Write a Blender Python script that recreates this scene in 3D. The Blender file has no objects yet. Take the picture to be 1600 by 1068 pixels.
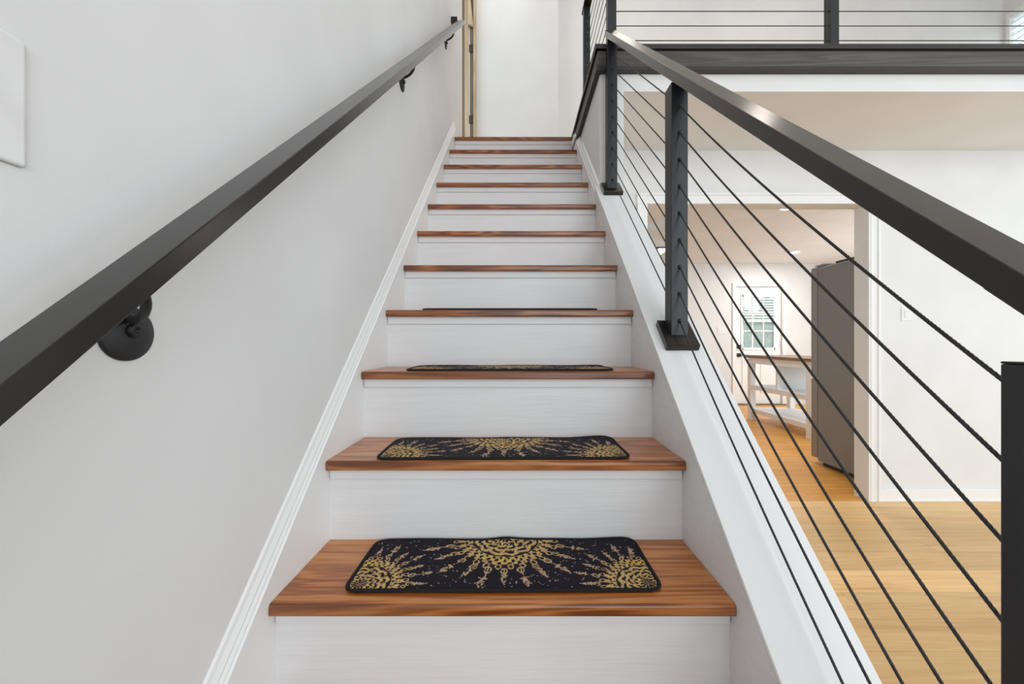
import bpy, bmesh, math, random
import numpy as np
from mathutils import Vector, Matrix
random.seed(7); np.random.seed(7)
S = bpy.context.scene
C = S.collection

# ------------------------------------------------------------------ camera
CZ = 1.0816
cam = bpy.data.cameras.new('camera'); cam_o = bpy.data.objects.new('camera', cam); C.objects.link(cam_o)
cam_o.location = (0, 0, CZ); cam_o.rotation_euler = (math.pi/2, 0, 0)
cam.sensor_width = 36; cam.lens = 600/1600*36; cam.shift_x = -8/1600; cam.clip_start = 0.02
S.camera = cam_o
# ------------------------------------------------------------------ world, lights, exposure
w = bpy.data.worlds.new('world'); S.world = w; w.use_nodes = True
w.node_tree.nodes['Background'].inputs[0].default_value = (0.80, 0.92, 1.0, 1)
w.node_tree.nodes['Background'].inputs[1].default_value = 1.6
S.view_settings.view_transform = 'Standard'; S.view_settings.look = 'None'
S.view_settings.exposure = -0.16; S.view_settings.gamma = 1.0; S.view_settings.use_curve_mapping = False

def area(name, loc, rot, sx, sy, power, col=(1, 1, 1)):
    l = bpy.data.lights.new(name, 'AREA'); l.shape = 'RECTANGLE'; l.size = sx; l.size_y = sy
    l.energy = power; l.color = col
    o = bpy.data.objects.new(name, l); C.objects.link(o); o.location = loc; o.rotation_euler = rot
    return o
PI = math.pi
area('daylight_rear_window', (2.6, -4.02, 2.3), (PI/2, 0, 0), 5.2, 4.0, 150, (.955, .975, 1.0))
area('daylight_side_window', (5.86, -1.3, 2.6), (PI/2, 0, PI/2), 3.6, 3.4, 40, (0.95, 0.98, 1))
area('soffit_fill', (5.86, 1.45, 1.1), (PI/2, 0, PI/2), 1.8, 2.1, 27, (0.68, 0.85, 1))  # added cool fill outside the frame, lifts the underside of the loft
area('daylight_loft_window', (6.00, 3.75, 4.2), (PI/2, 0, PI/2), 1.1, 1.4, 22, (0.9, 0.97, 1))
area('kitchen_fill', (5.86, 4.1, 1.15), (PI/2, 0, PI/2), 1.9, 2.1, 62, (0.76, 0.89, 1))  # added fill with no window in view, brightens the kitchen evenly

# ------------------------------------------------------------------ materials
def nt(name):
    m = bpy.data.materials.new(name); m.use_nodes = True
    return m, m.node_tree.nodes, m.node_tree.links, m.node_tree.nodes['Principled BSDF']
def lin(c):
    return tuple((x/12.92 if x <= .04045 else ((x+.055)/1.055)**2.4) for x in [v/255 for v in c])
def rgba(c): return (*lin(c), 1)
def coords(N, L, kind='Object', scale=(1, 1, 1), rnd=False):
    tc = N.new('ShaderNodeTexCoord'); mp = N.new('ShaderNodeMapping'); mp.inputs['Scale'].default_value = scale
    L.new(tc.outputs[kind], mp.inputs['Vector'])
    if rnd:
        oi = N.new('ShaderNodeObjectInfo'); mu = N.new('ShaderNodeMath'); mu.operation = 'MULTIPLY'; mu.inputs[1].default_value = 37.0
        L.new(oi.outputs['Random'], mu.inputs[0]); L.new(mu.outputs[0], mp.inputs['Location'])
        return mp.outputs[0], oi.outputs['Random']
    return mp.outputs[0]
def noise(N, L, vec, scale, detail=4, rough=.5, dist=0):
    n = N.new('ShaderNodeTexNoise'); L.new(vec, n.inputs['Vector'])
    n.inputs['Scale'].default_value = scale; n.inputs['Detail'].default_value = detail
    n.inputs['Roughness'].default_value = rough; n.inputs['Distortion'].default_value = dist
    return n.outputs['Fac']
def ramp(N, L, fac, stops):
    r = N.new('ShaderNodeValToRGB'); L.new(fac, r.inputs[0]); e = r.color_ramp.elements
    while len(e) < len(stops): e.new(.5)
    for el, (p, c) in zip(e, stops): el.position = p; el.color = c
    return r.outputs[0]
def bump(N, L, h, b, strength=.1, dist=.01):
    n = N.new('ShaderNodeBump'); n.inputs['Strength'].default_value = strength; n.inputs['Distance'].default_value = dist
    L.new(h, n.inputs['Height']); L.new(n.outputs[0], b.inputs['Normal'])
def paint(name, c, rough=.6, bs=.12, scale=160, stretch=(1, 1, 1), var=.03, spec=.4):
    m, N, L, b = nt(name); v = coords(N, L, 'Object', stretch)
    f = noise(N, L, v, scale, 3)
    f2 = noise(N, L, v, 3, 3)
    a = lin(c); d = tuple(x*(1-var*2) for x in a)
    L.new(ramp(N, L, f2, [(.3, (*d, 1)), (.7, (*a, 1))]), b.inputs['Base Color'])
    b.inputs['Roughness'].default_value = rough; b.inputs['Specular IOR Level'].default_value = spec
    bump(N, L, f, b, bs, .003)
    return m
def metal_black(name, c=(38, 39, 42), rough=.38, spec=.5, tint=(1, 1, 1, 1)):
    m, N, L, b = nt(name); v = coords(N, L, 'Object', (1, 1, 1))
    f = noise(N, L, v, 600, 2); g = noise(N, L, v, 9, 3)
    a = lin(c)
    L.new(ramp(N, L, g, [(.3, (*[x*.8 for x in a], 1)), (.75, (*[x*1.15 for x in a], 1))]), b.inputs['Base Color'])
    b.inputs['Roughness'].default_value = rough; b.inputs['Specular IOR Level'].default_value = spec; b.inputs['Specular Tint'].default_value = tint
    if rough > .3: bump(N, L, f, b, .02, .001)
    return m
def wood(name, stops, stretch=(1.2, 26, 26), rough=.35, ring=.35, tint=.25, coat=.15, bs=.1, spec=.5, knots=0):
    """stretch is the grain frequency per metre along x, y, z: broad figure, growth-ring lines, fine pores"""
    m, N, L, b = nt(name)
    v1, r = coords(N, L, 'Object', tuple(q*.22 for q in stretch), True)
    v2, _ = coords(N, L, 'Object', stretch, True)
    v3, _ = coords(N, L, 'Object', tuple(q*4 for q in stretch), True)
    big = noise(N, L, v1, 1.0, 4, .55, 1.4); mid = noise(N, L, v2, 1.0, 5, .6, .5); fine = noise(N, L, v3, 1.0, 3, .6)
    if knots:
        v4, _ = coords(N, L, 'Object', (2.4, 6.5, 6.5), True)
        vo = N.new('ShaderNodeTexVoronoi'); vo.feature = 'SMOOTH_F1'; L.new(v4, vo.inputs['Vector']); vo.inputs['Scale'].default_value = 1; vo.inputs['Smoothness'].default_value = .3
        kr = N.new('ShaderNodeMapRange'); kr.interpolation_type = 'SMOOTHSTEP'; kr.inputs[1].default_value = .05; kr.inputs[2].default_value = .5; kr.inputs[3].default_value = knots; kr.inputs[4].default_value = 0
        L.new(vo.outputs['Distance'], kr.inputs[0])
        ad = N.new('ShaderNodeMath'); L.new(big, ad.inputs[0]); L.new(kr.outputs[0], ad.inputs[1]); big_r = ad.outputs[0]
    else: big_r = big
    wv = N.new('ShaderNodeMath'); wv.operation = 'MULTIPLY'; wv.inputs[1].default_value = 46; L.new(big_r, wv.inputs[0])
    sn = N.new('ShaderNodeMath'); sn.operation = 'SINE'; L.new(wv.outputs[0], sn.inputs[0])
    mr0 = N.new('ShaderNodeMapRange'); mr0.inputs[1].default_value = -1; L.new(sn.outputs[0], mr0.inputs[0])
    def mix(a, c, f):
        q = N.new('ShaderNodeMix'); q.data_type = 'FLOAT'; q.inputs[0].default_value = f; L.new(a, q.inputs[2]); L.new(c, q.inputs[3]); return q.outputs[0]
    tot = mix(mix(mix(big, mid, .5), mr0.outputs[0], ring), fine, .22)
    col = ramp(N, L, tot, stops)
    hs = N.new('ShaderNodeHueSaturation'); L.new(col, hs.inputs['Color'])
    mr = N.new('ShaderNodeMapRange'); mr.inputs[3].default_value = 1-tint; mr.inputs[4].default_value = 1+tint
    L.new(r, mr.inputs[0]); L.new(mr.outputs[0], hs.inputs['Value']); L.new(hs.outputs[0], b.inputs['Base Color'])
    b.inputs['Roughness'].default_value = rough; b.inputs['Coat Weight'].default_value = coat; b.inputs['Coat Roughness'].default_value = .25
    b.inputs['Specular IOR Level'].default_value = spec
    bump(N, L, tot, b, bs, .002)
    return m
def plain(name, c, rough=.5, metallic=0, emit=None, est=1):
    m, N, L, b = nt(name); v = coords(N, L); f = noise(N, L, v, 25, 3)
    a = lin(c); L.new(ramp(N, L, f, [(.3, (*[x*.93 for x in a], 1)), (.7, (*a, 1))]), b.inputs['Base Color'])
    b.inputs['Roughness'].default_value = rough; b.inputs['Metallic'].default_value = metallic
    if emit: b.inputs['Emission Color'].default_value = (*emit, 1); b.inputs['Emission Strength'].default_value = est
    return m
M = {}
M['wall'] = paint('wall_paint', (232, 232, 231), .62, .10, 140)
M['ceil'] = paint('ceiling_paint', (234, 233, 231), .8, .08, 120)
M['trim'] = paint('trim_paint', (240, 240, 239), .38, .06, 90, (1, 1, 1), .01, .5)
M['riser'] = paint('riser_paint', (226, 226, 226), .42, .16, 9, (1, 8, 22), .03, .5)
M['cap'] = paint('curb_paint', (238, 238, 238), .5, .06, 150, (1, 1, 1), .01)
M['black'] = metal_black('black_steel', (17, 17, 19), .24, .45, (1, .86, .72, 1))
_b = M['black'].node_tree.nodes['Principled BSDF']; _b.inputs['Coat Weight'].default_value = .45; _b.inputs['Coat Roughness'].default_value = .3; _b.inputs['Coat IOR'].default_value = 1.35
M['blackm'] = metal_black('matte_black_bracket', (34, 34, 36), .5)
M['post'] = metal_black('black_post_steel', (32, 34, 38), .42)
M['cable'] = metal_black('black_cable', (38, 36, 34), .4)
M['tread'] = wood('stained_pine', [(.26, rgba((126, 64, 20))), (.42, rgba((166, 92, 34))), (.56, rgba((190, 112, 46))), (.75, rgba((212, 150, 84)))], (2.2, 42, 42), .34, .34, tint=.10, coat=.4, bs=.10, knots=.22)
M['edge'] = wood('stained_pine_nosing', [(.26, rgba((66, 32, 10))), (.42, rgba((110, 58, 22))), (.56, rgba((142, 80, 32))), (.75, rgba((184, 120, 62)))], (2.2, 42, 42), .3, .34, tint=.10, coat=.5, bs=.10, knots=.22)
M['plank'] = wood('oak_plank', [(.28, rgba((204, 154, 96))), (.48, rgba((228, 184, 124))), (.7, rgba((242, 206, 150)))], (1.6, 30, 30), .42, .10, tint=.15, coat=0, bs=.03, spec=.35)
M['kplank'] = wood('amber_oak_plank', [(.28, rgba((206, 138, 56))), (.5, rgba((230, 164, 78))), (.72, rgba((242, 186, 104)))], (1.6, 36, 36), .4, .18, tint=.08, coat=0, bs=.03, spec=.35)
M['gap'] = plain('floor_joint', (120, 84, 50), .8)
M['fascia'] = wood('black_stained_board', [(.2, rgba((58, 54, 52))), (.55, rgba((86, 80, 76))), (.85, rgba((108, 102, 97)))], (1.5, 60, 60), .6, tint=.05, coat=0, bs=.08)
M['fasciad'] = metal_black('black_board_edge', (44, 41, 40), .45)
M['pine'] = wood('raw_pine', [(.2, rgba((168, 142, 110))), (.5, rgba((194, 172, 142))), (.8, rgba((210, 194, 170)))], (20, 20, 1.2), .6, tint=.06, coat=0)
M['darkpine'] = wood('aged_pine', [(.2, rgba((92, 80, 60))), (.5, rgba((122, 108, 84))), (.8, rgba((140, 126, 100)))], (20, 20, 1.2), .6, tint=.06, coat=0)
M['hinge'] = plain('aged_hinge_metal', (84, 74, 62), .5, .6)
M['steel'] = plain('brushed_grey_steel', (138, 139, 140), .5, .1)
M['steel_l'] = plain('fridge_door_steel', (150, 148, 146), .4, .35)
M['grey'] = plain('fridge_hinge_grey', (150, 150, 150), .5)
M['white'] = paint('white_lacquer', (238, 238, 237), .4, .03, 80, (1, 1, 1), .01)
M['top'] = wood('walnut_worktop', [(.2, rgba((96, 68, 46))), (.5, rgba((136, 100, 70))), (.8, rgba((160, 122, 88)))], (20, 1.5, 20), .4, tint=.05)
M['lamp'] = plain('lamp_glow', (255, 250, 240), .5, 0, (1, .96, .9), 14)
M['lampw'] = plain('lamp_glass', (255, 252, 246), .4, 0, (1, .97, .93), 2.5)
M['plastic'] = plain('white_plastic', (236, 236, 235), .3)
M['blackp'] = plain('matte_black_hardware', (24, 24, 25), .45)
M['binding'] = plain('black_overlock_yarn', (16, 14, 18), .9)
M['blind'] = plain('white_blind', (238, 240, 240), .5)
m, N, L, b = nt('window_glass'); b.inputs['Base Color'].default_value = (.85, .95, .95, 1)
b.inputs['Roughness'].default_value = .02; b.inputs['Alpha'].default_value = .22; M['glass'] = m
m, N, L, b = nt('hedge_leaf'); v = coords(N, L); f = noise(N, L, v, 9, 5, .6)
L.new(ramp(N, L, f, [(.3, rgba((16, 66, 50))), (.5, rgba((40, 132, 104))), (.7, rgba((120, 190, 160)))]), b.inputs['Base Color']); b.inputs['Roughness'].default_value = .7; M['leaf'] = m
M['ground'] = plain('outside_paving', (150, 155, 158), .8)
m, N, L, b = nt('mat_pile'); va = N.new('ShaderNodeVertexColor'); va.layer_name = 'pile'
v = coords(N, L); f = noise(N, L, v, 900, 2)
mm = N.new('ShaderNodeMix'); mm.data_type = 'RGBA'; mm.blend_type = 'MULTIPLY'; mm.inputs[0].default_value = .55
L.new(va.outputs[0], mm.inputs[6]); L.new(ramp(N, L, f, [(.3, (.5, .5, .5, 1)), (.6, (1, 1, 1, 1))]), mm.inputs[7]); L.new(mm.outputs[2], b.inputs['Base Color'])
b.inputs['Roughness'].default_value = .95; b.inputs['Specular IOR Level'].default_value = .1; b.inputs['Sheen Weight'].default_value = .05
bump(N, L, f, b, .5, .002); M['mat'] = m

# ------------------------------------------------------------------ helpers
LOC = {}
def obj(name, bm, mat, parent=None, smooth=False, at=None):
    """one mesh object; bm is in world coordinates; `at` moves the origin"""
    o0 = Vector(at) if at is not None else (LOC[parent.name] if parent else Vector((0, 0, 0)))
    me = bpy.data.meshes.new(name)
    bmesh.ops.translate(bm, verts=bm.verts, vec=-o0)
    bmesh.ops.recalc_face_normals(bm, faces=bm.faces)
    bm.to_mesh(me); bm.free(); me.materials.append(M[mat] if isinstance(mat, str) else mat)
    if smooth:
        for p in me.polygons: p.use_smooth = True
    o = bpy.data.objects.new(name, me); C.objects.link(o)
    o.location = o0 - (LOC[parent.name] if parent else Vector((0, 0, 0)))
    if parent: o.parent = parent
    LOC[o.name] = o0
    return o
def thing(name, loc, label=None, cat=None, group=None, kind=None):
    o = bpy.data.objects.new(name, None); C.objects.link(o); o.location = loc; LOC[o.name] = Vector(loc)
    o.empty_display_size = .05
    return tag(o, label, cat, group, kind)
def tag(o, label=None, cat=None, group=None, kind=None):
    if label: o['label'] = label
    if cat: o['category'] = cat
    if group: o['group'] = group
    if kind: o['kind'] = kind
    return o
def struct(o, label=None):
    o['kind'] = 'structure'
    if label: o['label'] = label
    return o
def NB(): return bmesh.new()
def bx(bm, x0, x1, y0, y1, z0, z1, bev=0, seg=2):
    r = bmesh.ops.create_cube(bm, size=1); vs = r['verts']
    bmesh.ops.scale(bm, verts=vs, vec=(x1-x0, y1-y0, z1-z0)); bmesh.ops.translate(bm, verts=vs, vec=((x0+x1)/2, (y0+y1)/2, (z0+z1)/2))
    if bev:
        es = list({e for v in vs for e in v.link_edges})
        bmesh.ops.bevel(bm, geom=es, offset=bev, segments=seg, affect='EDGES', profile=.5)
    return bm
def box(*a, **k): return bx(NB(), *a, **k)
def prism(bm, poly, x0, x1, bev=0, seg=2):
    """polygon of (y, z) points extruded along x"""
    a = [bm.verts.new((x0, y, z)) for y, z in poly]; c = [bm.verts.new((x1, y, z)) for y, z in poly]
    n = len(poly); fs = [bm.faces.new(a), bm.faces.new(c[::-1])]
    for i in range(n): fs.append(bm.faces.new((a[i], c[i], c[(i+1) % n], a[(i+1) % n])))
    if bev:
        es = list({e for f in fs for e in f.edges})
        bmesh.ops.bevel(bm, geom=es, offset=bev, segments=seg, affect='EDGES', profile=.5)
    return bm
def sweep(bm, prof, p0, p1):
    """profile of (x, z) points run in a straight line p0 -> p1 (y, z offsets)"""
    a = [bm.verts.new((x, p0[0], z+p0[1])) for x, z in prof]; c = [bm.verts.new((x, p1[0], z+p1[1])) for x, z in prof]
    n = len(prof); bm.faces.new(a); bm.faces.new(c[::-1])
    for i in range(n): bm.faces.new((a[i], c[i], c[(i+1) % n], a[(i+1) % n]))
    return bm
def tube(bm, pts, r, n=10, cap=True):
    pts = [Vector(p) for p in pts]; rings = []
    for i, p in enumerate(pts):
        t = (pts[min(i+1, len(pts)-1)]-pts[max(i-1, 0)]).normalized()
        up = Vector((0, 0, 1)) if abs(t.z) < .95 else Vector((1, 0, 0))
        u = t.cross(up).normalized(); v = u.cross(t)
        rr = r[i] if isinstance(r, (list, tuple)) else r
        rings.append([bm.verts.new(p+u*math.cos(2*PI*k/n)*rr+v*math.sin(2*PI*k/n)*rr) for k in range(n)])
    for a, c in zip(rings, rings[1:]):
        for k in range(n): bm.faces.new((a[k], a[(k+1) % n], c[(k+1) % n], c[k]))
    if cap: bm.faces.new(rings[0]); bm.faces.new(rings[-1][::-1])
    return bm
def lathe(bm, o, ax, prof, n=32):
    """prof: (distance along axis, radius)"""
    ax = Vector(ax).normalized(); up = Vector((0, 0, 1)) if abs(ax.z) < .9 else Vector((1, 0, 0))
    u = ax.cross(up).normalized(); v = u.cross(ax); o = Vector(o); rings = []
    for h, r in prof:
        rings.append([bm.verts.new(o+ax*h+(u*math.cos(2*PI*k/n)+v*math.sin(2*PI*k/n))*max(r, 1e-4)) for k in range(n)])
    for a, c in zip(rings, rings[1:]):
        for k in range(n): bm.faces.new((a[k], a[(k+1) % n], c[(k+1) % n], c[k]))
    bm.faces.new(rings[0]); bm.faces.new(rings[-1][::-1])
    return bm

# ------------------------------------------------------------------ stair geometry constants
RUN, RISE, Y0, ZB0, TT = .21045, .1989, .7078, .5742, .023     # nosing 0 = lowest tread in view
SL = RISE/RUN
def nose(k): return Y0+RUN*k
def topz(k): return ZB0+RISE*k+TT
def line(y, c=0): return SL*y+c                                # sloped line z = SL*y + c
XL, XR = -.459, .405                                           # tread ends
WL = -.475                                                     # face of the left wall
SB = .43                                                       # face of wall beside upper stairs
LF = 2.582                                                     # loft floor
XE = 5.82                                                      # face of the right-hand wall
CAPC = topz(0)-SL*Y0+.074                                      # curb top line

# ------------------------------------------------------------------ room shell
fl = struct(obj('floor', box(WL-.1, XE+.1, -4.1, 6.7, -.16, -.012), 'gap'), 'honey oak plank floor of the room below the railing')
def lay(y0, y1, x0, x1, mat, pw=.159, seed=1, lo=1.1, hi=2.2):
    rnd = random.Random(seed); y = y1
    while y > y0+.001:
        ya = max(y-pw, y0); x = x0-rnd.uniform(0, 1.2)
        while x < x1:
            ln = rnd.uniform(lo, hi); a, c = max(x, x0), min(x+ln, x1)
            if c-a > .02:
                obj('plank', box(a+.0007, c-.0007, ya+.0007, y-.0007, -.012, 0), mat, fl, at=((a+c)/2, (ya+y)/2, 0))
            x += ln
        y = ya
lay(.3, 2.615, .565, XE, 'plank', seed=3)
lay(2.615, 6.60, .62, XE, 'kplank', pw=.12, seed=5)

struct(obj('wall_left', box(WL-.12, WL, -4.0, 3.31, 0, 5.6), 'wall'), 'white wall along the staircase that carries the handrail')
struct(obj('wall_rear', (lambda b: (bx(b, WL, 0.0, -4.2, -4.05, 0, 5.6), bx(b, 5.2, XE, -4.2, -4.05, 0, 5.6), bx(b, 0, 5.2, -4.2, -4.05, 0, .3), bx(b, 0, 5.2, -4.2, -4.05, 4.3, 5.6), b)[-1])(NB()), 'wall'))
def holed(segs, holes):
    b = NB()
    for y0, y1 in segs: bx(b, XE, XE+.15, y0, y1, 0, 5.6)
    for y0, y1, parts in holes:
        for z0, z1 in parts: bx(b, XE, XE+.15, y0, y1, z0, z1)
    return b
struct(obj('wall_right', holed([(-4.05, -3.1), (.5, .55), (2.35, 3.1), (5.1, 6.7)],
       [(-3.1, .5, [(0, .9), (4.3, 5.6)]), (.55, 2.35, [(2.15, 5.6)]), (3.1, 3.3, [(2.2, 5.6)]), (3.3, 4.555, [(2.2, 3.5), (4.92, 5.6)]), (4.555, 5.1, [(2.2, 5.6)])]), 'wall'))
struct(obj('ceiling', box(WL-.6, XE+.15, -4.2, 6.7, 5.6, 5.7), 'ceil'))
struct(obj('wall_end', box(-3.0, .475, 4.45, 4.75, LF-.2, 5.6), 'wall'), 'white wall at the head of the stairs')
struct(obj('wall_back', box(.475, XE, 4.6, 4.75, LF, 5.6), 'wall'), 'white wall behind the loft railing')
struct(obj('wall_side_room', box(-3.1, -3.0, 2.6, 4.75, LF-.2, 5.6), 'wall'))
# loft slab and landing
struct(obj('ceiling_loft', (lambda b: (bx(b, SB, XE, 2.0, 2.615, 2.385, LF-.02), bx(b, SB, XE, 2.615, 6.65, 2.43, LF-.02), b)[-1])(NB()), 'ceil'), 'white underside and plain drywall edge of the loft')
struct(obj('floor_loft', box(SB, XE, 2.0, 4.6, LF-.02, LF), 'plank'))
struct(obj('floor_landing', box(-3.0, SB, nose(10)+.1, 4.45, LF-.2, LF+.003), 'plank'))
# wall beside the upper flight, under the loft
struct(obj('wall_stair', box(SB, .555, 2.0, 2.9, 0, 2.385), 'wall'), 'white wall closing the upper stairs under the loft')
# low curb under the railing
struct(obj('wall_curb', prism(NB(), [(.37, 0), (2.0, 0), (2.0, line(2.0, CAPC)-.012), (.37, line(.37, CAPC)-.012)], XR+.002, .553), 'cap'), 'sloping white knee wall carrying the black railing posts')
struct(obj('trim_1', prism(NB(), [(.37, line(.37, CAPC)-.012), (2.0, line(2.0, CAPC)-.012), (2.0, line(2.0, CAPC)), (.37, line(.37, CAPC))], XR, .560, .0015), 'cap'), 'smooth white sloping cap board under the railing posts')
# wall with the kitchen opening
OX0, OX1, OZ = .884, 2.383, 2.018
struct(obj('wall_kitchen', (lambda b: (bx(b, .555, OX0, 2.615, 2.715, 0, 2.385), bx(b, OX1, XE, 2.615, 2.715, 0, 2.385), bx(b, OX0, OX1, 2.615, 2.715, OZ, 2.385), b)[-1])(NB()), 'wall'), 'white wall with the wide cased opening to the kitchen')
def casing(bm, x0, x1, z0, z1):
    bx(bm, x0, x1, 2.600, 2.615, z0, z1, .002)
t = struct(obj('trim_2', (lambda b: (casing(b, OX0-.07, OX1+.075, OZ+.0, OZ+.07), bx(b, OX0-.075, OX1+.08, 2.592, 2.615, OZ+.055, OZ+.072, .003), b)[-1])(NB()), 'trim'), 'white head casing over the kitchen opening')
struct(obj('trim_3', (lambda b: (casing(b, OX0-.07, OX0, 0, OZ), bx(b, OX0-.07, OX0-.055, 2.594, 2.615, 0, OZ, .003), b)[-1])(NB()), 'trim'))
struct(obj('trim_4', (lambda b: (casing(b, OX1, OX1+.075, 0, OZ), bx(b, OX1+.058, OX1+.075, 2.592, 2.615, 0, OZ, .003), bx(b, OX1+.012, OX1+.02, 2.597, 2.615, 0, OZ, .002), b)[-1])(NB()), 'trim'), 'white fluted side casing right of the kitchen opening')
struct(obj('baseboard_kitchen', (lambda b: (bx(b, OX1+.076, XE, 2.602, 2.615, 0, .085, .003), bx(b, OX1+.076, XE, 2.596, 2.615, 0, .018, .004), b)[-1])(NB()), 'trim'))
# kitchen shell
KB = 6.62
DX0, DX1 = 3.765, 4.565
struct(obj('wall_kitchen_back', (lambda b: (bx(b, .5, DX0, KB, KB+.12, 0, 2.43), bx(b, DX1, XE, KB, KB+.12, 0, 2.43), bx(b, DX0, DX1, KB, KB+.12, 2.035, 2.43), b)[-1])(NB()), 'wall'))
struct(obj('wall_kitchen_left', box(.50, .62, 2.9, KB, 0, 2.43), 'wall'))
struct(obj('trim_5', box(DX0-.4, DX0-.08, KB-.012, KB, 0, .09, .003), 'trim'))
# outside
struct(obj('ground_outside', box(1, 8, KB+.13, 12, -.2, -.1), 'ground'))

# ------------------------------------------------------------------ staircase
st = thing('staircase', (0, nose(-2), 0), 'straight staircase with stained pine treads and white painted risers', 'staircase')
def tread_poly(y0, y1, z1):
    z0 = z1-TT; r = .008; p = [(y1, z0), (y1, z1)]
    for i in range(6):
        a = PI/2+i/5*PI/2; p.append((y0+r+r*math.cos(a), z1-r+r*math.sin(a)))
    q = .004
    for i in range(4):
        a = PI+i/3*PI/2; p.append((y0+q+q*math.cos(a), z0+q+q*math.sin(a)))
    return p
for k in range(-2, 11):
    y1 = nose(k+1)+.03 if k < 10 else nose(10)+.1
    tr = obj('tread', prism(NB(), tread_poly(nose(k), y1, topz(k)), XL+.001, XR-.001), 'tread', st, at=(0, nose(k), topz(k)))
    tr.data.materials.append(M['edge'])                         # front-facing nosing faces get the darker pine
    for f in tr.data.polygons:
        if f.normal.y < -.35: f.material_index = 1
    yr = nose(k)+.024
    zlo = topz(k-1) if k > -2 else 0
    ri = obj('riser', box(XL, XR, yr, yr+.018, zlo, topz(k)-TT), 'riser', st, at=(0, yr, zlo))
    obj('riser_strip', box(XL+.002, XR-.002, yr-.006, yr, topz(k)-TT-.026, topz(k)-TT, .0015), 'riser', ri)
# skirt boards with moulding
c0 = topz(0)-SL*Y0
yt = nose(10)
sk = obj('skirt_board', prism(NB(), [(.2, 0), (.2, line(.2, c0+.036)), (yt+.04, line(yt+.04, c0+.036)), (yt+.06, LF-.2), (.6, 0)], WL+.0005, XL), 'trim', st)
prof = [(WL, .030), (XL+.001, .030), (XL+.001, .040), (XL-.003, .044), (XL-.002, .050), (XL-.006, .058), (XL-.005, .064), (XL-.010, .076), (XL-.012, .086), (WL, .090)]
obj('moulding', sweep(NB(), prof, (.2, line(.2, c0)), (yt+.05, line(yt+.05, c0))), 'trim', sk)
sk2 = obj('skirt_board', prism(NB(), [(.37, 0), (.37, line(.37, CAPC)-.013), (2.0, line(2.0, CAPC)-.013), (2.0, 0)], XR, XR+.0015), 'riser', st)
sk3 = obj('skirt_board', prism(NB(), [(2.001, 1.2), (2.001, line(2.001, c0+.036)), (yt-.0, line(yt, c0+.036)), (yt-.0, LF-.5)], XR, SB-.0005), 'trim', st)
p2 = [(SB, .030), (XR-.001, .030), (XR-.001, .040), (XR+.004, .046), (XR+.006, .060), (XR+.012, .072), (XR+.014, .084), (SB, .090)]
obj('moulding', sweep(NB(), p2, (2.001, line(2.001, c0)), (yt-.07, line(yt-.07, c0))), 'trim', sk3)

# ------------------------------------------------------------------ loft edge trim (black boards)
le = struct(obj('trim_6', box(.402, XE, 1.955, 2.0, LF-.006, LF+.018, .002), 'fasciad'), 'black cap board along the loft edge')
obj('fascia_board', box(.412, XE, 1.970, 2.0, LF-.092, LF-.008, .001), 'fascia', le)
obj('lower_strip', box(.408, XE, 1.962, 2.0, LF-.108, LF-.092, .001), 'fasciad', le)
ls = struct(obj('trim_7', box(.400, .445, 1.9551, yt+.02, LF-.006, LF+.018, .002), 'fasciad'), 'black cap board along the stairwell edge of the loft')
obj('fascia_board', box(.412, SB+.005, 1.9701, yt+.01, LF-.084, LF-.008, .001), 'fascia', ls)
obj('lower_strip', box(.404, SB+.005, 1.962, yt+.0, LF-.112, LF-.084, .001), 'fasciad', ls)

# ------------------------------------------------------------------ stair railing
RX = .4805
rl = thing('stair_railing', (RX, 1.2, 0), 'black steel stair railing with nine twisted cables and sloping flat top rail', 'railing')
RC, RB = .8156, .7794
def slope_bar(x0, x1, ya, yb, clo, chi, bev=.0015):
    return prism(NB(), [(ya, line(ya, clo)), (yb, line(yb, clo)), (yb, line(yb, chi)), (ya, line(ya, chi))], x0, x1, bev)
obj('top_rail', slope_bar(.455, .510, .10, 1.995, RB, RC), 'black', rl)
def post(y0, zt, zb, plate=True, w=.0495):
    p = obj('post', box(RX-w/2, RX+w/2, y0, y0+w, zb, zt, .0015), 'post', rl)
    if plate:
        ya, yb = y0+w/2-.045, y0+w/2+.037
        obj('base_plate', prism(NB(), [(ya, line(ya, CAPC)), (yb, line(yb, CAPC)), (yb-.012, line(yb, CAPC)+.016), (ya-.012, line(ya, CAPC)+.016)], RX-.049, RX+.047, .002), 'black', p)
    return p
CO = [.707-.0794*i for i in range(9)]
P1, P2, P0 = 1.935, 1.135, .3130
posts = [(post(P1, line(P1, RB)+.006, line(P1, CAPC)), P1), (post(P2, 1.85, line(P2, CAPC)), P2)]
newel = post(P0, 1.061, 0, False)
obj('post_cap', box(RX-.0248, RX+.0248, P0, P0+.0495, 1.0611, 1.0635, .001), 'black', newel)
# brackets between posts and rail
for pb, y in ((posts[0][0], P1), (posts[1][0], P2)):
    zt = 1.85 if y == P2 else line(P1, RB)+.004
    obj('rail_bracket', tube(NB(), [(RX, y+.022, zt-.01), (RX, y+.022, line(y+.022, RB)+.004)], .006, 10), 'black', pb)
b = slope_bar(RX-.018, RX+.018, .315, .382, RB-.006, RB+.001, .002); tube(b, [(RX, .338, 1.06), (RX, .338, line(.338, RB)-.002)], .008, 12)
obj('rail_bracket', b, 'black', newel)
for pb, y in posts:                                            # cable fittings
    fm = None
    for i, c in enumerate(CO):
        z = line(y, c)
        if fm is None:
            b = NB(); lathe(b, (RX, y, z), (0, -1, 0), [(-.001, .0062), (.0012, .0062), (.0022, .005), (.0045, .0046), (.006, .003)], 16)
            f0 = obj('cable_fitting', b, 'blackp', pb, True, at=(RX, y, z)); fm = f0
        else:
            o = f0.copy(); C.objects.link(o); o.location = f0.location + Vector((0, 0, z-line(y, CO[0])))
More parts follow.
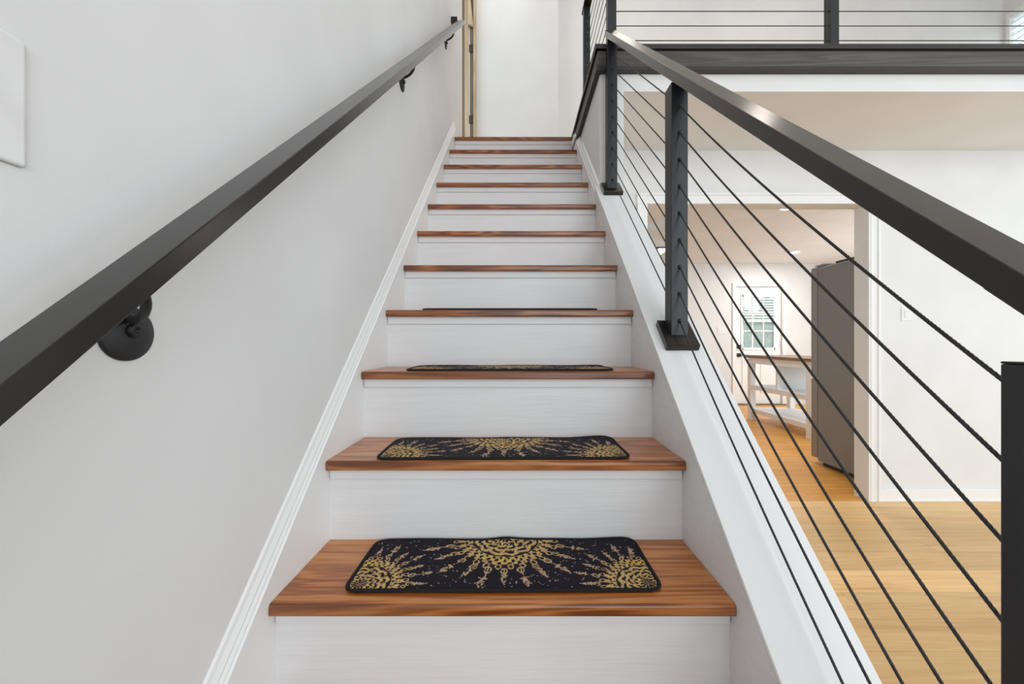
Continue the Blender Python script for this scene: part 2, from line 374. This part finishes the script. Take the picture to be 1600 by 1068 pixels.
# twisted cables: six strands wound round a core, one mesh shared by all nine
def cable_mesh():
    ya, yb, n, st_ = .355, 1.945, 900, 18
    V, F = [], []
    for j in range(n+1):
        y = ya+(yb-ya)*j/n
        c = CO[0]
        if y < P2:
            s = (P2-y)/(P2-.3625); c += -.021*s-.018*4*s*(1-s)
        z = line(y, c)
        ln = (yb-ya)*j/n*math.hypot(1, SL); ph = 2*PI*ln/.033
        t = Vector((0, 1, SL)).normalized(); u = Vector((1, 0, 0)); v = t.cross(u)
        for k in range(st_):
            a = 2*PI*k/st_; r = .00195*(1+.16*math.cos(6*a))
            V.append(Vector((0, y-1.2, z))+(u*math.cos(a+ph)+v*math.sin(a+ph))*r)
    for j in range(n):
        for k in range(st_):
            k2 = (k+1) % st_; F.append((j*st_+k, j*st_+k2, (j+1)*st_+k2, (j+1)*st_+k))
    me = bpy.data.meshes.new('cable'); me.from_pydata([tuple(v) for v in V], [], F); me.materials.append(M['cable'])
    for p in me.polygons: p.use_smooth = True
    return me
cm = cable_mesh()
for i in range(9):
    o = bpy.data.objects.new('cable', cm); C.objects.link(o); o.parent = rl; o.location = (0, 0, CO[i]-CO[0])

# ------------------------------------------------------------------ loft railing
lr = thing('loft_railing', (.51, 2.07, LF), 'black cable railing along the edge of the loft above', 'railing')
def lpost(x0, y0, plate=None, w=.046, mat='post', zt=LF+.93):
    p = obj('post', box(x0, x0+w, y0, y0+w, LF, zt, .0015), mat, lr)
    pl = plate or (x0-.025, x0+w+.025)
    obj('base_plate', box(pl[0], pl[1], y0-.03, y0+w+.03, LF, LF+.026, .002), 'black', p)
    return p
LY = 2.048
LP = [lpost(.484, LY, (.47, .545)), lpost(1.672, LY, (1.672, 1.778)), lpost(2.86, LY), lpost(4.05, LY), lpost(5.24, LY), lpost(.484, 2.785)]
LCZ = [LF+.115+.0785*i for i in range(10)]
cb = None; cs = None; LCY = LY+.012
for z in LCZ:
    if cb is None:
        cb = obj('cable', tube(NB(), [(.5, LCY, z), (5.26, LCY, z)], .0022, 8), 'cable', lr, True, at=(.5, LCY, z))
        cs = obj('cable', tube(NB(), [(.507, LY+.02, z), (.507, 2.80, z)], .0022, 8), 'cable', lr, True, at=(.507, LY, z))
    else:
        for q in (cb, cs):
            o = q.copy(); C.objects.link(o); o.location = q.location+Vector((0, 0, z-LCZ[0]))
fp = obj('cable_fitting', lathe(NB(), (1.672, LCY, LCZ[0]), (-1, 0, 0), [(-.001, .005), (.002, .005), (.004, .003)], 10), 'blackp', LP[1], True, at=(1.672, LCY, LCZ[0]))
for z in LCZ[1:]:
    o = fp.copy(); C.objects.link(o); o.location = fp.location+Vector((0, 0, z-LCZ[0]))
fp = obj('cable_fitting', lathe(NB(), (.507, 2.785, LCZ[0]), (0, -1, 0), [(-.001, .005), (.002, .005), (.004, .003)], 10), 'steel', LP[5], True, at=(.507, 2.785, LCZ[0]))
for z in LCZ[1:]:
    o = fp.copy(); C.objects.link(o); o.location = fp.location+Vector((0, 0, z-LCZ[0]))
obj('top_rail', box(.48, 5.3, LY-.005, LY+.05, LF+.93, LF+.957, .002), 'black', lr)
obj('top_rail', box(.480, .535, LY+.05, 2.86, LF+.93, LF+.957, .002), 'black', lr)

# ------------------------------------------------------------------ wall handrail
hr = thing('wall_handrail', (WL, .466, 0), 'long black steel handrail on round brackets along the left white wall', 'handrail')
HC, HB = .781, .750
b = prism(NB(), [(-.1, line(-.1, HB)), (2.80, line(2.80, HB)), (2.80, line(2.80, HC)), (-.1, line(-.1, HC))], -.430, -.382, .0015)
obj('rail', b, 'black', hr)
obj('rail_return', box(WL, -.4305, 2.755, 2.80, line(2.78, HB)-.0, line(2.78, HC)+.008, .002), 'black', hr)
for y, z in ((.466, CZ+.0105), (1.575, line(1.575, HB)-.094), (2.54, line(2.54, HB)-.095)):
    dz = z-line(y, HB)
    ro = obj('wall_bracket', lathe(NB(), (WL, y, z), (1, 0, 0), [(0, .0335), (.003, .0335), (.0045, .031), (.008, .020), (.0095, .010), (.0105, .002)], 40), 'blackm', hr, True)
    obj('screw', lathe(NB(), (WL+.008, y-.001, z+.003), (1, 0, 0), [(0, .0085), (.006, .0085), (.0075, .007), (.0076, .0035), (.004, .0033)], 6*4), 'blackp', ro, True)
    # curved arm from rosette up under the rail
    ye = y-.050; ze = line(ye, HB)
    pts = [(WL+.008, y-.004, z+.020)]
    for i in range(1, 11):
        a = i/10*PI/2; pts.append((WL+.008+.058*math.sin(a), y-.004-.046*i/10, z+.016-.003*math.sin(2*a)+(ze-z-.016)*(1-math.cos(a))))
    obj('bracket_arm', tube(NB(), pts, .0052, 12), 'blackm', ro, True)
    b = prism(NB(), [(ye-.022, line(ye-.022, HB)-.004), (ye+.022, line(ye+.022, HB)-.004), (ye+.022, line(ye+.022, HB)+.0005), (ye-.022, line(ye-.022, HB)+.0005)], -.424, -.388, .0015)
    obj('saddle', b, 'black', ro)

# ------------------------------------------------------------------ switch plate on the left wall
sw = thing('light_switch', (WL, .334, 1.308), 'white light switch plate on the left wall above the handrail', 'light switch')
obj('plate', box(WL, WL+.005, .296, .3687, 1.248, 1.368, .003, 3), 'plastic', sw)
obj('rocker', box(WL+.004, WL+.008, .312, .338, 1.274, 1.342, .0015), 'plastic', sw)
s2 = thing('light_switch', (2.65, 2.615, 1.27), 'small white switch plate on the wall right of the kitchen opening', 'light switch')
obj('plate', box(2.614, 2.686, 2.610, 2.615, 1.225, 1.317, .002), 'plastic', s2)
obj('rocker', box(2.634, 2.666, 2.607, 2.6105, 1.243, 1.299, .001), 'plastic', s2)
s3 = thing('light_switch', (3.50, KB, 1.28), 'white switch plate beside the glazed kitchen door', 'light switch')
obj('plate', box(3.45, 3.57, KB-.006, KB, 1.22, 1.34, .002), 'plastic', s3)
obj('rocker', box(3.475, 3.50, KB-.009, KB-.0055, 1.25, 1.31, .001), 'plastic', s3)
obj('rocker', box(3.52, 3.545, KB-.009, KB-.0055, 1.25, 1.31, .001), 'plastic', s3)

# ------------------------------------------------------------------ unfinished doorway at the stair head
d2 = struct(thing('door_2', (-.55, 4.40, LF)), 'unpainted pine door frame with dark hinges at the stair head')
obj('jamb', box(-.70, -.594, 4.36, 4.448, LF, 5.4), 'darkpine', d2)
obj('door_stop', box(-.594, -.552, 4.345, 4.448, LF, 5.4), 'pine', d2)
obj('door_edge', box(-.552, -.538, 4.37, 4.448, LF, 5.4), 'trim', d2)
dj = obj('hinge_jamb', box(-.538, -.497, 4.375, 4.448, LF, 5.4), 'darkpine', d2)
for z in (1.0816+(534-186)/600*4.36, 1.0816+(534-75)/600*4.36):
    obj('hinge', (lambda b: (bx(b, -.545, -.500, 4.366, 4.3749, z-.045, z+.045, .001), tube(b, [(-.507, 4.366, z-.048), (-.507, 4.366, z+.048)], .007, 10), b)[-1])(NB()), 'hinge', d2)
obj('casing_edge', box(-.497, WL+.004, 4.35, 4.449, LF, 5.4, .002), 'pine', d2)
# tapered shim board at the top of the frame
bsh = NB()
zc = lambda py: CZ+(534-py)/600*4.33
pts = [(-.556, zc(38)), (-.496, zc(42)), (-.497, zc(34)), (-.505, zc(25)), (-.513, zc(16)), (-.520, zc(8)), (-.526, zc(0)), (-.54, zc(-25)), (-.556, zc(-25))]
a = [bsh.verts.new((x, 4.320, z)) for x, z in pts]; c = [bsh.verts.new((x, 4.344, z)) for x, z in pts]
bsh.faces.new(a); bsh.faces.new(c[::-1])
for i in range(len(pts)): bsh.faces.new((a[i], c[i], c[(i+1) % len(pts)], a[(i+1) % len(pts)]))
obj('shim_board', bsh, 'pine', d2)
obj('near_jamb', box(WL-.121, WL-.002, 3.3101, 3.335, LF, 5.4), 'pine', d2)

# ------------------------------------------------------------------ loft window
w1 = struct(thing('window_1', (XE, 3.8, 3.5)), 'window with white slatted blind in the loft side wall')
obj('window_frame', (lambda b: (bx(b, XE-.012, XE+.06, 4.53, 4.565, 3.42, 4.96, .003), bx(b, XE-.012, XE+.06, 3.24, 3.32, 3.42, 4.96, .003), bx(b, XE-.012, XE+.06, 3.32, 4.53, 4.90, 4.96, .003), bx(b, XE-.03, XE+.06, 3.32, 4.53, 3.44, 3.52, .003), b)[-1])(NB()), 'trim', w1)
obj('pane', box(XE+.10, XE+.104, 3.3, 4.55, 3.5, 4.92), 'glass', w1)
sm = None
for i in range(19):
    z = 3.55+i*.072
    if sm is None:
        b = NB(); sweep(b, [(XE+.01, -.022), (XE+.062, .020), (XE+.062, .023), (XE+.01, -.019)], (3.33, z), (4.525, z)); sm = obj('slat', b, 'blind', w1, at=(XE, 3.8, z))
    else:
        o = sm.copy(); C.objects.link(o); o.location = sm.location+Vector((0, 0, i*.072))

# ------------------------------------------------------------------ kitchen door
d1 = struct(thing('door_1', ((DX0+DX1)/2, KB, 0)), 'white kitchen door with a nine-pane window and half-drawn blind')
obj('casing', (lambda b: (bx(b, DX0-.06, DX0, KB-.018, KB, 0, 2.095, .003), bx(b, DX1, DX1+.06, KB-.018, KB, 0, 2.095, .003), bx(b, DX0, DX1, KB-.018, KB, 2.035, 2.095, .003), b)[-1])(NB()), 'trim', d1)
gx0, gx1, gz0, gz1 = 3.885, 4.455, .965, 1.885
obj('leaf', (lambda b: (bx(b, DX0+.004, gx0, KB+.02, KB+.06, .01, 2.03), bx(b, gx1, DX1-.004, KB+.02, KB+.06, .01, 2.03), bx(b, gx0, gx1, KB+.02, KB+.06, .01, gz0), bx(b, gx0, gx1, KB+.02, KB+.06, gz1, 2.03), b)[-1])(NB()), 'trim', d1)
obj('window_frame', (lambda b: (bx(b, gx0-.02, gx0+.02, KB+.008, KB+.02, gz0-.02, gz1+.02, .002), bx(b, gx1-.02, gx1+.02, KB+.008, KB+.02, gz0-.02, gz1+.02, .002), bx(b, gx0, gx1, KB+.008, KB+.02, gz0-.02, gz0+.02, .002), bx(b, gx0, gx1, KB+.008, KB+.02, gz1-.02, gz1+.02, .002), b)[-1])(NB()), 'trim', d1)
pwd, phh = (gx1-gx0)/3, (gz1-gz0)/3
for i in range(1, 3):
    obj('glazing_bar', box(gx0+pwd*i-.009, gx0+pwd*i+.009, KB+.024, KB+.05, gz0, gz1), 'trim', d1)
    obj('glazing_bar', box(gx0, gx1, KB+.025, KB+.049, gz0+phh*i-.009, gz0+phh*i+.009), 'trim', d1)
for i in range(3):
    for j in range(3):
        obj('pane', box(gx0+pwd*i+.009, gx0+pwd*(i+1)-.009, KB+.036, KB+.039, gz0+phh*j+.009, gz0+phh*(j+1)-.009), 'glass', d1)
zb = 1.44
sm = None
for i in range(9):
    z = zb+.02+i*.045
    if sm is None:
        sm = obj('slat', prism(NB(), [(KB-.016, z-.010), (KB+.006, z+.012), (KB+.006, z+.015), (KB-.016, z-.007)], gx0+.012, gx1-.012), 'blind', d1, at=(4.17, KB, z))
    else:
        o = sm.copy(); C.objects.link(o); o.location = sm.location+Vector((0, 0, i*.045))
obj('blind_rail', box(gx0+.01, gx1-.01, KB-.016, KB+.006, zb-.014, zb+.004, .002), 'blind', d1)
obj('blind_rail', box(gx0+.01, gx1-.01, KB-.02, KB+.007, gz1-.03, gz1+.012, .002), 'blind', d1)
for x0, x1 in ((DX0+.12, DX0+.36), (DX0+.44, DX1-.12)):
    obj('door_panel', box(x0, x1, KB+.012, KB+.0199, .20, .84, .006), 'trim', d1)
obj('deadbolt', (lambda b: (bx(b, 3.80, 3.865, KB-.005, KB+.02, .967, 1.032, .004), tube(b, [(3.832, KB+.0, .999), (3.832, KB-.018, .999)], .014, 14), b)[-1])(NB()), 'blackp', d1)
obj('door_lever', (lambda b: (bx(b, 3.80, 3.865, KB+.0, KB+.02, .823, .888, .004), tube(b, [(3.832, KB+.01, .856), (3.832, KB-.045, .856)], .011, 12), bx(b, 3.825, 3.96, KB-.055, KB-.04, .848, .864, .004), b)[-1])(NB()), 'blackp', d1)
for z in (.25, 1.05, 1.80):
    obj('hinge', box(DX1-.012, DX1+.012, KB-.022, KB-.016, z-.05, z+.05), 'trim', d1)
obj('threshold', box(DX0-.05, DX1+.05, KB-.05, KB+.1, .001, .02, .004), 'darkpine', d1)
# plants outside the door
for i, (x, y, z, s, lab) in enumerate([(3.6, 8.4, .7, .62, 'green leafy shrub outside the left panes of the kitchen door'), (5.1, 9.3, .8, .75, 'green leafy shrub outside the right panes of the kitchen door'), (7.0, 9.8, 1.0, .9, 'tall green shrub farthest right outside the kitchen door')]):
    b = NB(); bmesh.ops.create_icosphere(b, subdivisions=5, radius=s)
    for v in b.verts:
        n = v.co.normalized(); v.co += n*(.16*s*math.sin(9*n.x+2*i)*math.sin(8*n.y+i)*math.sin(10*n.z)+random.uniform(-.07, .07)*s)
    bmesh.ops.scale(b, verts=b.verts, vec=(1, .8, 1.35)); bmesh.ops.translate(b, verts=b.verts, vec=(x, y, z+.15))
    sh = thing('shrub', (x, y, -.1), lab, 'shrub', 'shrubs outside the kitchen door')
    obj('foliage', b, 'leaf', sh)
    obj('stem', tube(NB(), [(x, y, -.1), (x, y, z)], .05, 8), 'darkpine', sh)

# ------------------------------------------------------------------ fridge
fx0, fx1, fy0, fy1 = 2.656, 3.50, 2.76, 3.40
fr = thing('refrigerator', (3.08, 3.1, 0), 'tall grey steel refrigerator beside the kitchen opening', 'refrigerator')
obj('body', box(fx0, fx1, fy0, fy1-.006, .035, 1.735, .004), 'steel', fr)
obj('plinth', box(fx0+.03, fx1-.03, fy0+.03, fy1-.03, 0, .035), 'blackp', fr)
dl = obj('door', box(fx0, fx1, fy1, fy1+.072, .77, 1.745, .006, 3), 'steel_l', fr)
dw = obj('freezer_drawer', box(fx0, fx1, fy1, fy1+.072, .055, .755, .006, 3), 'steel_l', fr)
obj('handle', tube(NB(), [(fx0+.08, fy1+.07, .9), (fx0+.08, fy1+.12, .92), (fx0+.08, fy1+.12, 1.58), (fx0+.08, fy1+.07, 1.6)], .011, 12), 'steel_l', dl, True)
obj('handle', tube(NB(), [(fx0+.08, fy1+.07, .69), (fx0+.1, fy1+.12, .69), (fx1-.1, fy1+.12, .69), (fx1-.08, fy1+.07, .69)], .011, 12), 'steel_l', dw, True)
obj('hinge_cover', box(fx0+.01, fx0+.11, fy1-.06, fy1+.04, 1.7451, 1.765, .004), 'grey', fr)
obj('hinge_cover', box(fx0+.08, fx0+.34, fy1-.30, fy1-.10, 1.7351, 1.775, .004), 'blackp', fr)
obj('door_gasket', box(fx0-.002, fx0+.02, fy1-.006, fy1+.03, .755, .77), 'white', fr)
# ------------------------------------------------------------------ kitchen island table
ix0, ix1, iy0, iy1 = 3.24, 3.86, 4.24, 5.40
kt = thing('kitchen_island', (3.55, 4.82, 0), 'white island table with two shelves and a brown wooden top', 'island')
obj('worktop', box(ix0-.015, ix1+.015, iy0-.02, iy1+.02, .862, .898, .003), 'top', kt)
obj('apron', (lambda b: (bx(b, ix0, ix0+.02, iy0+.07, iy1-.07, .785, .8615), bx(b, ix1-.02, ix1, iy0+.07, iy1-.07, .785, .8615), bx(b, ix0+.07, ix1-.07, iy0, iy0+.02, .785, .8615), bx(b, ix0+.07, ix1-.07, iy1-.02, iy1, .785, .8615), b)[-1])(NB()), 'white', kt)
for x in (ix0, ix1-.07):
    for y in (iy0, iy1-.07):
        obj('leg', box(x, x+.07, y, y+.07, 0, .8615, .002), 'white', kt)
for z in (.12, .44):
    s_ = obj('shelf', box(ix0+.02, ix1-.02, iy0+.02, iy1-.02, z+.028, z+.045), 'white', kt)
    obj('shelf_rail', box(ix0+.004, ix0+.0195, iy0+.07, iy1-.07, z-.012, z+.047, .002), 'white', s_)
obj('divider', box(ix0+.04, ix1-.04, 4.84, 4.87, .485, .862), 'white', kt)
# ------------------------------------------------------------------ range hood and lamp on the kitchen's left side
hd = thing('range_hood', (1.50, 4.35, 1.9), 'white sloping hood high in the kitchen behind the railing post', 'range hood')
b = NB()
pts = [(1.30, 2.429), (1.49, 2.40), (1.575, 2.25), (1.72, 2.20), (1.72, 2.16), (1.30, 2.16)]
a = [b.verts.new((x, 4.36, z)) for x, z in pts]; c = [b.verts.new((x, 4.75, z)) for x, z in pts]
b.faces.new(a); b.faces.new(c[::-1])
for i in range(len(pts)): b.faces.new((a[i], c[i], c[(i+1) % len(pts)], a[(i+1) % len(pts)]))
obj('hood_body', b, 'white', hd)
obj('rim', box(1.585, 1.76, 4.35, 4.76, 2.148, 2.16, .002), 'blackp', hd)
obj('light_panel', box(1.62, 1.72, 4.38, 4.72, 2.128, 2.148, .002), 'lampw', hd)
# ------------------------------------------------------------------ recessed lights
for i, (x, y, lab) in enumerate([(2.715, 3.85, 'nearer round recessed light in the kitchen ceiling'), (4.17, 5.78, 'farther round recessed light in the kitchen ceiling')]):
    r = thing('recessed_light', (x, y, 2.43), lab, 'ceiling light', 'recessed lights in the kitchen ceiling')
    obj('trim_ring', lathe(NB(), (x, y, 2.43), (0, 0, -1), [(-.001, .085), (.004, .085), (.006, .078), (.004, .066), (.0015, .064)], 32), 'white', r, True)
    obj('lens', lathe(NB(), (x, y, 2.4285), (0, 0, -1), [(.0, .064), (.003, .064), (.004, .05)], 32), 'lamp', r, True)
    l = bpy.data.lights.new('downlight', 'AREA'); l.shape = 'DISK'; l.size = .13; l.energy = 16; l.color = (1, .98, .95)
    o = bpy.data.objects.new('downlight', l); C.objects.link(o); o.location = (x, y, 2.415); o.parent = None

# ------------------------------------------------------------------ unseen lamps added over landing and loft for the rails to reflect
for i, (x, y, lab_) in enumerate([(-.12, 3.95, 'unseen round lamp over the stair landing, added for the rails to reflect'), (1.25, 3.75, 'unseen round lamp over the loft near the stairwell, added for the rails to reflect'), (3.0, 3.3, 'unseen round lamp over the middle of the loft, added for the rails to reflect')]):
    r = thing('added_rail_lamp', (x, y, 5.6), lab_, 'ceiling light', 'lamps added over the loft for rail reflections')
    obj('canopy', lathe(NB(), (x, y, 5.6), (0, 0, -1), [(0, .17), (.02, .17), (.03, .16)], 32), 'white', r, True)
    obj('shade', lathe(NB(), (x, y, 5.57), (0, 0, -1), [(0, .155), (.03, .15), (.06, .12), (.08, .06), (.085, .01)], 32), 'lampw', r, True)
    l = bpy.data.lights.new('rail_lamp_fill', 'AREA'); l.shape = 'DISK'; l.size = .34; l.energy = (2.5, 4, 9)[i]; l.color = (1, .92, .83)
    o = bpy.data.objects.new('rail_lamp_fill', l); C.objects.link(o); o.location = (x, y, 5.47)

# ------------------------------------------------------------------ stair mats
MW, MD, MR = .622, .192, .026
def vnoise(u, v, f, seed):
    """smooth value noise"""
    rs = np.random.RandomState(seed); G = rs.rand(512, 512)
    a, b_ = u*f+200, v*f+200; i0, j0 = np.floor(a).astype(int), np.floor(b_).astype(int); fa, fb = a-i0, b_-j0
    fa, fb = fa*fa*(3-2*fa), fb*fb*(3-2*fb)
    g = lambda i, j: G[i % 512, j % 512]
    return (g(i0, j0)*(1-fa)+g(i0+1, j0)*fa)*(1-fb)+(g(i0, j0+1)*(1-fa)+g(i0+1, j0+1)*fa)*fb
def sun(x, y, R):
    """which points of one sun medallion centred on the origin are gold"""
    r = np.hypot(x, y); p = r/R; th = np.arctan2(x, -y)
    g = np.zeros(r.shape, bool)
    sc = .03*np.abs(np.sin(6*th))
    for a, d in ((.10, .016), (.17, .018), (.245, .020), (.325, .020)):
        g |= np.abs(p-a-sc) < d
    g |= (p < .38) & (np.sin(12*th+30*p) > .78)
    g |= (p > .40) & (p < .55)
    for n, c, rad, off in ((32, .425, .017, 0), (32, .475, .019, .5), (30, .53, .022, 0)):
        a = (th*n/(2*PI)+off) % 1-.5; dt = a*2*PI/n*p
        g &= ~(dt**2+((p-c)*.75)**2 < rad**2)
    for n, c, lw, lh, off in ((28, .59, .036, .045, 0), (24, .665, .040, .055, .5)):
        a = (th*n/(2*PI)+off) % 1-.5; dt = a*2*PI/n*p
        q = (dt/lw)**2+((p-c)/lh)**2
        g |= (q < 1) & (q > .36)
    for n, c, lw, lh, off in ((12, .88, .038, .10, 0), (12, .80, .032, .085, .5)):
        a = (th*n/(2*PI)+off) % 1-.5; dt = np.abs(a)*2*PI/n*p
        q = dt/lw+np.abs(p-c)/lh
        g |= (q < 1) & (q > .40)
        g |= dt/(lw*1.5)+np.abs(p-(c-lh*.7))/.024 < 1
        g |= (dt < .006) & (p > .64) & (p < c+lh*1.15)
    g &= p < 1.02
    return g, p
def pattern(u, v):
    """u across (-MW/2..MW/2), v from front edge (0) to back edge (MD); returns rgb"""
    rs = np.random.RandomState(4)
    dark = np.array(lin((31, 26, 36))); gold = np.array(lin((222, 184, 122))); pink = np.array(lin((206, 172, 144))); yel = np.array(lin((238, 196, 90)))
    col = np.ones(u.shape+(3,))*dark
    uu = u+.0035*(vnoise(u, v, 130, 1)-.5); vv = v+.0035*(vnoise(u, v, 130, 2)-.5)
    brk = vnoise(u, v, 260, 3)
    free = np.ones(u.shape, bool)
    for cx, cy, R in ((0, MD+.002, .200), (-MW/2+.024, .020, .152), (MW/2-.024, .020, .152)):
        g, p = sun(uu-cx, vv-cy, R)
        k = np.clip((p-.45)/.4, 0, 1)
        g &= brk < .80-.10*k
        k = k[..., None]; c = gold*(1-k)+pink*k
        y = np.exp(-((p-.47)/.06)**2)[..., None]*.8*np.exp(-((uu-cx)/.03)**2)[..., None]
        c = c*(1-y)+yel*y
        c = c*(.72+.5*vnoise(u, v, 300, 6))[..., None]
        col = np.where(g[..., None], c, col)
        free &= (p > .78) & ~g
    for i in range(420):
        a, b_ = rs.uniform(-MW/2, MW/2), rs.uniform(0, MD); rr = rs.choice([.0009, .0012, .0017])
        c = np.array(lin((214, 196, 190)))*rs.uniform(.45, 1)
        col = np.where(((np.hypot(u-a, v-b_) < rr) & free)[..., None], c, col)
    return col*rs.uniform(.8, 1.15, u.shape)[..., None]
def make_mat(nx, ny, amp, curl):
    us = np.linspace(-1, 1, nx); vs = np.linspace(0, 1, ny)
    V = []; col = []
    vy = vs*MD; dy = np.maximum(0, MR-np.minimum(vy, MD-vy)); hw = MW/2-(MR-np.sqrt(np.maximum(0, MR*MR-dy*dy)))
    U = us[None, :]*hw[:, None]; W_ = np.repeat(vy[:, None], nx, 1)
    Z = .0050+amp*.004*np.exp(-(U/.035)**2)*np.clip((W_-.11)/.08, 0, 1)**2+curl*.012*np.exp(-((U-.27)/.06)**2)*np.clip((W_-.13)/.06, 0, 1)**2+.0007*np.sin(U*23)*np.sin(W_*40)
    c3 = pattern(U, W_)
    # black border
    ed = np.minimum(np.minimum(W_, MD-W_), hw[:, None]-np.abs(U)); c3 = np.where((ed < .006)[..., None], np.array(lin((16, 14, 18))), c3)
    V = np.stack([U, W_-MD/2, Z], -1).reshape(-1, 3); idx = np.arange(nx*ny).reshape(ny, nx)
    F = np.stack([idx[:-1, :-1], idx[:-1, 1:], idx[1:, 1:], idx[1:, :-1]], -1).reshape(-1, 4)
    rim = np.concatenate([idx[0, :], idx[1:, -1], idx[-1, ::-1][1:], idx[::-1, 0][1:-1]])
    me = bpy.data.meshes.new('mat_pile'); me.from_pydata(V.tolist(), [], F.tolist()); me.materials.append(M['mat'])
    at = me.color_attributes.new('pile', 'FLOAT_COLOR', 'POINT')
    at.data.foreach_set('color', np.concatenate([c3.reshape(-1, 3), np.ones((nx*ny, 1))], 1).astype(np.float32).ravel())
    for p in me.polygons: p.use_smooth = True
    return me, V[rim]
lab = {0: 'black and gold sunburst mat on the lowest tread in view, nearest', 1: 'black and gold sunburst mat on the second tread from the bottom', 2: 'thin foreshortened sunburst mat on the third tread from the bottom', 3: 'dark mat whose edge just shows on the fourth tread from the bottom'}
for k, (nx, ny, cxm, yo, amp, curl, rz) in {0: (560, 175, -.027, .131, 1, .25, .004), 1: (420, 131, -.034, .110, .3, .4, .008), 2: (260, 81, -.022, .110, .2, .1, 0), 3: (200, 61, -.026, .110, .2, .7, 0)}.items():
    root = thing('stair_mat', (cxm, nose(k)+yo, topz(k)), lab[k], 'mat', 'sunburst mats on the lower treads'); root.rotation_euler.z = rz
    me, rim = make_mat(nx, ny, amp, curl)
    p = bpy.data.objects.new('pile', me); C.objects.link(p); p.parent = root
    b = NB(); stp = max(1, len(rim)//240); ring = [Vector(q) for q in rim[::stp]]; n = len(ring); rr = .0032; vs = []
    for i, q in enumerate(ring):
        t = (ring[(i+1) % n]-ring[i-1]).normalized(); nn = Vector((t.y, -t.x, 0)).normalized()
        hgt = q.z
        vs.append([b.verts.new((q.x+nn.x*rr*math.cos(a), q.y+nn.y*rr*math.cos(a), hgt-.0014+rr*math.sin(a)*1.0)) for a in [2*PI*j/8 for j in range(8)]])
    for i in range(n):
        for j in range(8): b.faces.new((vs[i][j], vs[i][(j+1) % 8], vs[(i+1) % n][(j+1) % 8], vs[(i+1) % n][j]))
    bmesh.ops.recalc_face_normals(b, faces=b.faces); mb = bpy.data.meshes.new('binding'); b.to_mesh(mb); b.free(); mb.materials.append(M['binding'])
    for q in mb.polygons: q.use_smooth = True
    o = bpy.data.objects.new('binding', mb); C.objects.link(o); o.parent = root
